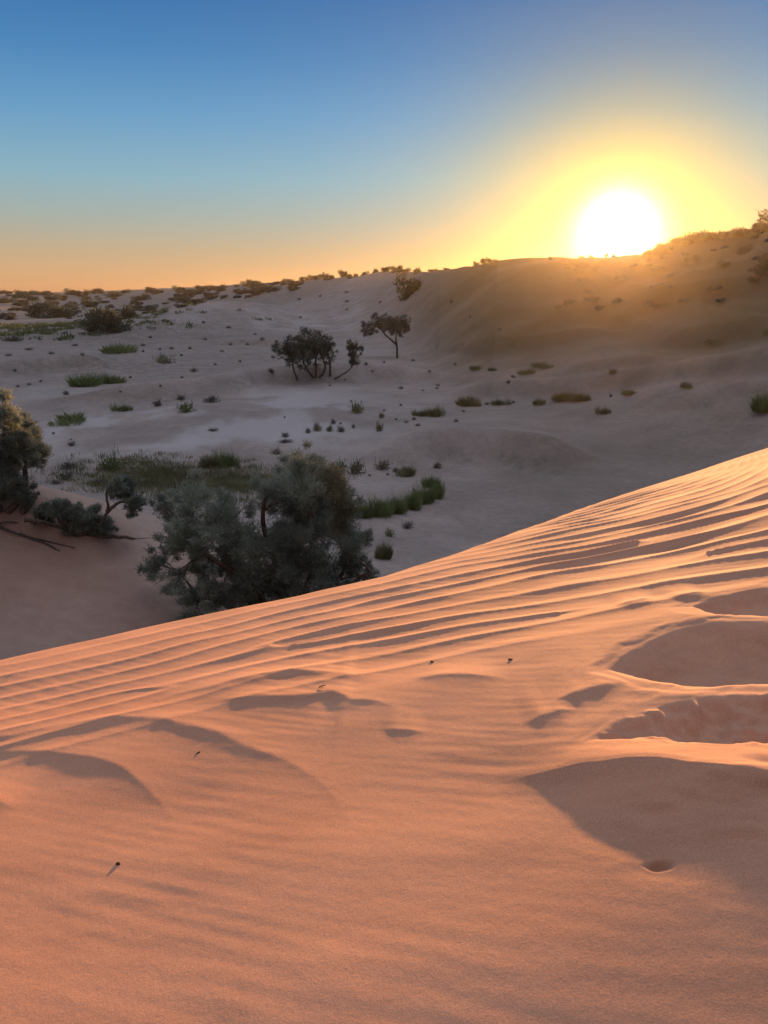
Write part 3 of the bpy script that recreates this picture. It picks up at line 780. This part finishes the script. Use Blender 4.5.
# dense dark bushes far left and along the skyline
def sky_spot(px):
    """on the hill line itself"""
    cx, fw, up = ray(px, 300); th = math.atan2(float(cx), float(fw))
    Rk = float(np.interp(th, R_TH, R_R))*random.uniform(.96, 1.0)
    X, Y = math.sin(th)*Rk, math.cos(th)*Rk
    return X, Y, gz(X, Y)
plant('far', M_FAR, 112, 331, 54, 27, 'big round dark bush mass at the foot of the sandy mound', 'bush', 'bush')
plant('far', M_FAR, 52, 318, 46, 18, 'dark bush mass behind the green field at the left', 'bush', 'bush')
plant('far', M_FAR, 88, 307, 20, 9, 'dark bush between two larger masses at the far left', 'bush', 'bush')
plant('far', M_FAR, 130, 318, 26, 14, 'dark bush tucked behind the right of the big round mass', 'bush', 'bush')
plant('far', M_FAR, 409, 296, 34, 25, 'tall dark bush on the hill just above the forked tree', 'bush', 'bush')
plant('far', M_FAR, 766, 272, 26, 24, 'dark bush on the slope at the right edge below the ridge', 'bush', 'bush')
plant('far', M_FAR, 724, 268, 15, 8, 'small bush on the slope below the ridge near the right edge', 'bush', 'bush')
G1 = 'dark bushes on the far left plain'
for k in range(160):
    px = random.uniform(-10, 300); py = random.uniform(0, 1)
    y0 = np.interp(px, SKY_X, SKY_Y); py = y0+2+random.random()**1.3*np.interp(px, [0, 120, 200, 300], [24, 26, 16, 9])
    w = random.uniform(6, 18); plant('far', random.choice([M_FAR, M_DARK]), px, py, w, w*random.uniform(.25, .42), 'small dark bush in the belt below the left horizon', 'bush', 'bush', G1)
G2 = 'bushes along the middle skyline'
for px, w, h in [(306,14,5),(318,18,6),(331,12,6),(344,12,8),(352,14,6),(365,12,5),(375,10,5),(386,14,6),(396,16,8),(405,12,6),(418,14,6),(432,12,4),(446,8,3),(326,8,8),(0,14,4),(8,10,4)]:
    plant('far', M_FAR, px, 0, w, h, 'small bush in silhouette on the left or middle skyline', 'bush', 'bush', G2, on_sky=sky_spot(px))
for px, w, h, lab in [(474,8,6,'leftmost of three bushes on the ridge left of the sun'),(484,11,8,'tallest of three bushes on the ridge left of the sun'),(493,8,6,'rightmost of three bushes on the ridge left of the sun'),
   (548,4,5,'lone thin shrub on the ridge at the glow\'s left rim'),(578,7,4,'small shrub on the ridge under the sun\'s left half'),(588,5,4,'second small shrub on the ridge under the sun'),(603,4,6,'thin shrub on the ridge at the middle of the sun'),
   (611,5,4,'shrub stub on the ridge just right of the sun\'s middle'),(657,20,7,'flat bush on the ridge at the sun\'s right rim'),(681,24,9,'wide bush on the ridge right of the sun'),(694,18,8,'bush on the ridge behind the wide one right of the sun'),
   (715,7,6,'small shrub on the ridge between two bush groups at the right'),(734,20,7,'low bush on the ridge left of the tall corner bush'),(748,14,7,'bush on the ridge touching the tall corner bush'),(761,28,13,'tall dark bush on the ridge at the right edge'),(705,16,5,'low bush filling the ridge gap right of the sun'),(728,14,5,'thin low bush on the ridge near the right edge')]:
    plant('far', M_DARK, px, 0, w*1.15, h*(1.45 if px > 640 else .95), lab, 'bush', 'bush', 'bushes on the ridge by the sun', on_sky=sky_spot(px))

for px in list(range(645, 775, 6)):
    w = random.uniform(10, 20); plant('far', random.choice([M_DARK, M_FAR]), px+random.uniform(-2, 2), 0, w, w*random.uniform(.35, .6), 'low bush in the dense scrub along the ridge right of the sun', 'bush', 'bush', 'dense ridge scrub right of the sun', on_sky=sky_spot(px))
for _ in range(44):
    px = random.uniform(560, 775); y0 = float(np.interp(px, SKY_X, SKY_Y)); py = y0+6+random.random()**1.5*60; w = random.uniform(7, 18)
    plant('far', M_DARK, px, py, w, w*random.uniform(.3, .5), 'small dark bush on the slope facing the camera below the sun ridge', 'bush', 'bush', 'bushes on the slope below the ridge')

# grass nobody could count
def grass_stuff(name, zones, n, h, wd, mat, seed):
    rng = np.random.default_rng(seed); P = []
    for (px, py, sx, sy, wgt) in zones:
        a, b = march(px, py, ground0, 10.5, 1400); k = int(n*wgt)
        # gathered in little clumps
        cc = np.stack([a[0]+rng.normal(size=max(8, k//24))*sx, b[0]+rng.normal(size=max(8, k//24))*sy], 1)
        i = rng.integers(0, len(cc), k); P.append(cc[i]+rng.normal(size=(k, 2))*h*.8)
    P = np.concatenate(P); m = len(P); Z = ground(P[:, 0].copy(), P[:, 1].copy())
    base = np.stack([P[:, 0], P[:, 1], Z+CAMZ-.01], 1)
    ax = rng.normal(size=(m, 3))*.35; ax[:, 2] = 1; ax /= np.linalg.norm(ax, axis=1)[:, None]
    L = h*(.5+.9*rng.random(m)); s = np.cross(ax, rng.normal(size=(m, 3))); s /= np.linalg.norm(s, axis=1)[:, None]
    w = wd*(.6+.8*rng.random(m)); tip = base+ax*L[:, None]; mid = base+ax*(L*.5)[:, None]
    V = np.stack([base, mid+s*w[:, None]*.5, tip, mid-s*w[:, None]*.5], 1).reshape(-1, 3)
    o = obj(name, np_mesh(name, V, np.arange(4*m).reshape(-1, 4)), mat); o['kind'] = 'stuff'
    return o
grass_stuff('dry_grass', [(130,470,1.6,1.6,.2),(170,480,2.0,1.8,.4),(205,488,1.8,1.5,.25),(235,482,1.5,1.2,.15)], 20000, .20, .02, M_OLIVE, 31)
grass_stuff('green_field', [(20,330,14,16,.5),(60,327,10,14,.25),(-30,330,14,16,.15),(110,326,7,10,.1)], 9000, .6, .16, M_FIELD, 32)

# --- bits lying on the near sand
def near_spot(px, py):
    a, b = march(px, py, ground, .6, 60); X, Y = float(a[0]), float(b[0]); return X, Y, gz(X, Y)
def pebble(px, py, sz, label, seed, flat=.55):
    import bmesh
    rng = np.random.default_rng(seed); bm = bmesh.new(); bmesh.ops.create_icosphere(bm, subdivisions=2, radius=1)
    for v in bm.verts:
        k = 1+.22*math.sin(v.co.x*3+seed)+.18*math.sin(v.co.y*4+seed*2)+rng.uniform(-.06, .06)
        v.co = v.co*k
    me = bpy.data.meshes.new('pebble'); bm.to_mesh(me); bm.free()
    X, Y, Z = near_spot(px, py)
    o = obj('pebble', me, M_PEB, None, (X, Y, Z+CAMZ+sz*.1)); o.scale = (sz, sz*.75, sz*flat); o.rotation_euler = (.2, .1, seed)
    return tag(o, label, 'pebble', 'dark bits on the near sand')
pebble(118, 864, .0060, 'dark red pebble on smooth sand at the lower left', 3, .8)
pebble(198, 753, .0065, 'flat dark chip on sand below the curved sand lip', 4, .35)
pebble(432, 662, .0075, 'dark chip in a ripple trough, left of two', 5, .5)
pebble(510, 660, .0080, 'dark chip in a ripple trough, right of two', 6, .45)
tx, ty, tz = near_spot(322, 688)
v, f = join([tube([(-.010, 0, .0), (0, .004, .004), (.012, .006, .005)], .0025, .0013, 6), tube([(-.002, .002, .003), (.004, -.008, .004)], .0015, .0008, 5)])
tag(obj('twig', np_mesh('twig', v, f, True), M_TWIG, None, (tx, ty, tz+CAMZ+.002)), 'tiny forked twig lying on the sand between ripples', 'twig')

# ------------------------------------------------------------------ air
m, nt, ns, ln = new_mat('haze')
out = N(ns, 'ShaderNodeOutputMaterial'); pv = N(ns, 'ShaderNodeVolumePrincipled')
pv.inputs['Color'].default_value = (.98, .83, .54, 1); pv.inputs['Density'].default_value = HAZE_D
pv.inputs['Anisotropy'].default_value = .89
ln.new(pv.outputs[0], out.inputs['Volume'])
zlo, zhi = float(GV[:, 2].min())-1.2, float(GV[:, 2].max())+9
B = 1560.
hv = np.array([(sx*B, sy*B, z) for z in (zlo, zhi) for sx, sy in ((-1, -1), (1, -1), (1, 1), (-1, 1))])
hf = np.array([(3, 2, 1, 0), (4, 5, 6, 7), (0, 1, 5, 4), (1, 2, 6, 5), (2, 3, 7, 6), (3, 0, 4, 7)])
ho = obj('haze', np_mesh('haze', hv, hf), m); ho['kind'] = 'stuff'

# ------------------------------------------------------------------ sky and sun
w = bpy.data.worlds.new('World'); scene.world = w; w.use_nodes = True
nt = w.node_tree; ns = nt.nodes; ln = nt.links; ns.clear()
out = N(ns, 'ShaderNodeOutputWorld'); bg = N(ns, 'ShaderNodeBackground'); bg.inputs['Strength'].default_value = .10
sky = N(ns, 'ShaderNodeTexSky', sky_type='NISHITA'); sky.sun_disc = False; sky.sun_elevation = SUN_EL; sky.sun_rotation = SUN_AZ
sky.altitude = 300; sky.air_density = 1.0; sky.dust_density = .4; sky.ozone_density = 3.0
def lin(r, g, b, k=1.0):
    f = lambda c: (c/255/12.92 if c <= 10 else ((c/255+.055)/1.055)**2.4)
    return (f(r)*k, f(g)*k, f(b)*k, 1)
tc = N(ns, 'ShaderNodeTexCoord'); dt = N(ns, 'ShaderNodeVectorMath', operation='DOT_PRODUCT'); nv = N(ns, 'ShaderNodeVectorMath', operation='NORMALIZE')
ln.new(tc.outputs['Generated'], nv.inputs[0]); ln.new(nv.outputs[0], dt.inputs[0]); dt.inputs[1].default_value = tuple(SUN)
ac = N(ns, 'ShaderNodeMath', operation='ARCCOSINE'); ln.new(dt.outputs['Value'], ac.inputs[0])
sp = N(ns, 'ShaderNodeSeparateXYZ'); ln.new(nv.outputs[0], sp.inputs[0])
el = N(ns, 'ShaderNodeMath', operation='ARCSINE'); ln.new(sp.outputs['Z'], el.inputs[0])
e1 = N(ns, 'ShaderNodeMath', operation='DIVIDE'); ln.new(el.outputs[0], e1.inputs[0]); e1.inputs[1].default_value = math.radians(90)
# twilight bands: orange at the horizon, blue above, brightened towards the unseen zenith as added fill
rp = N(ns, 'ShaderNodeValToRGB'); ln.new(e1.outputs[0], rp.inputs[0]); els = rp.color_ramp.elements
STOPS = [(0, lin(202, 143, 106)), (1.2, lin(206, 156, 116)), (2.8, lin(186, 158, 128)), (4.9, lin(158, 164, 156)), (7.4, lin(132, 168, 182)),
         (11.1, lin(97, 149, 189)), (14.5, lin(65, 124, 177)), (18, lin(43, 102, 162)), (25, lin(44, 94, 150)), (38, lin(185, 195, 215)), (90, lin(222, 230, 252, 1.95))]
els[0].position, els[0].color = 0, STOPS[0][1]; els[1].position, els[1].color = 1, STOPS[-1][1]
for d_, c_ in STOPS[1:-1]:
    q = els.new(d_/90); q.color = c_
# the sky opposite the sun: pink-grey fill added behind the camera for the shade
db = N(ns, 'ShaderNodeVectorMath', operation='DOT_PRODUCT'); ln.new(nv.outputs[0], db.inputs[0]); db.inputs[1].default_value = (-math.sin(SUN_AZ), -math.cos(SUN_AZ), 0)
mb = N(ns, 'ShaderNodeMapRange', interpolation_type='SMOOTHSTEP'); ln.new(db.outputs['Value'], mb.inputs['Value']); mb.inputs['From Min'].default_value = -.35; mb.inputs['From Max'].default_value = .6
bk = N(ns, 'ShaderNodeMix', data_type='RGBA'); ln.new(mb.outputs['Result'], bk.inputs['Factor']); ln.new(rp.outputs['Color'], bk.inputs['A']); bk.inputs['B'].default_value = lin(132, 125, 136)
def glow(width_deg, pwr):
    dv = N(ns, 'ShaderNodeMath', operation='DIVIDE'); ln.new(ac.outputs[0], dv.inputs[0]); dv.inputs[1].default_value = math.radians(width_deg)
    pw = N(ns, 'ShaderNodeMath', operation='POWER'); ln.new(dv.outputs[0], pw.inputs[0]); pw.inputs[1].default_value = pwr
    ng = N(ns, 'ShaderNodeMath', operation='MULTIPLY'); ln.new(pw.outputs[0], ng.inputs[0]); ng.inputs[1].default_value = -1
    ex = N(ns, 'ShaderNodeMath', operation='EXPONENT'); ln.new(ng.outputs[0], ex.inputs[0]); return ex.outputs[0]
warm = N(ns, 'ShaderNodeMix', data_type='RGBA', blend_type='MULTIPLY'); ln.new(glow(9.5, 2.0), warm.inputs['Factor']); ln.new(bk.outputs['Result'], warm.inputs['A']); warm.inputs['B'].default_value = (1, .90, .05, 1)
sc5 = N(ns, 'ShaderNodeVectorMath', operation='SCALE'); ln.new(warm.outputs['Result'], sc5.inputs[0]); sc5.inputs['Scale'].default_value = SKY_GAIN
nsc = N(ns, 'ShaderNodeVectorMath', operation='SCALE'); ln.new(sky.outputs['Color'], nsc.inputs[0]); nsc.inputs['Scale'].default_value = .12
ad0 = N(ns, 'ShaderNodeVectorMath', operation='ADD'); ln.new(sc5.outputs[0], ad0.inputs[0]); ln.new(nsc.outputs[0], ad0.inputs[1])
# the bright aureole of dusty air round the low sun
def aureole(width_deg, gain, col, prev, pwr=1.5):
    dv = N(ns, 'ShaderNodeMath', operation='DIVIDE'); ln.new(ac.outputs[0], dv.inputs[0]); dv.inputs[1].default_value = math.radians(width_deg)
    pw = N(ns, 'ShaderNodeMath', operation='POWER'); ln.new(dv.outputs[0], pw.inputs[0]); pw.inputs[1].default_value = pwr
    ng = N(ns, 'ShaderNodeMath', operation='MULTIPLY'); ln.new(pw.outputs[0], ng.inputs[0]); ng.inputs[1].default_value = -1
    ex = N(ns, 'ShaderNodeMath', operation='EXPONENT'); ln.new(ng.outputs[0], ex.inputs[0])
    gn = N(ns, 'ShaderNodeVectorMath', operation='SCALE'); gn.inputs[0].default_value = tuple(c*gain for c in col); ln.new(ex.outputs[0], gn.inputs['Scale'])
    ad = N(ns, 'ShaderNodeVectorMath', operation='ADD'); ln.new(prev, ad.inputs[0]); ln.new(gn.outputs[0], ad.inputs[1])
    return ad.outputs[0]
c = ad0.outputs[0]
c = aureole(1.7, 40, (1, .85, .42), c, 1.75)
c = aureole(3.1, 3.6, (1, .62, .0), c, 2.0)
c = aureole(6., .35, (1, .42, .0), c, 2.0)
ln.new(c, bg.inputs['Color']); ln.new(bg.outputs[0], out.inputs['Surface'])

sl = bpy.data.lights.new('sun', 'SUN'); sl.energy = 4.8; sl.angle = math.radians(1.2); sl.color = (1, .49, .18)
so = bpy.data.objects.new('sun', sl); link(so)
from mathutils import Vector
so.rotation_euler = Vector(tuple(SUN)).to_track_quat('Z', 'Y').to_euler(); so.location = (0, 0, 40)

# ------------------------------------------------------------------ camera and output
cd = bpy.data.cameras.new('camera'); cam = bpy.data.objects.new('camera', cd); link(cam)
cam.location = (0, 0, CAMZ); cam.rotation_euler = (math.pi/2-PITCH, 0, 0)
cd.sensor_fit = 'HORIZONTAL'; cd.sensor_width = 36; cd.lens = F/W*36
cd.clip_start = .05; cd.clip_end = 8000
scene.camera = cam
scene.view_settings.view_transform = 'Standard'; scene.view_settings.look = 'None'
scene.view_settings.exposure = 1.42; scene.view_settings.gamma = 1
scene.cycles.use_denoising = True; scene.cycles.volume_step_rate = 1
scene.cycles.max_bounces = 6; scene.cycles.volume_bounces = 1
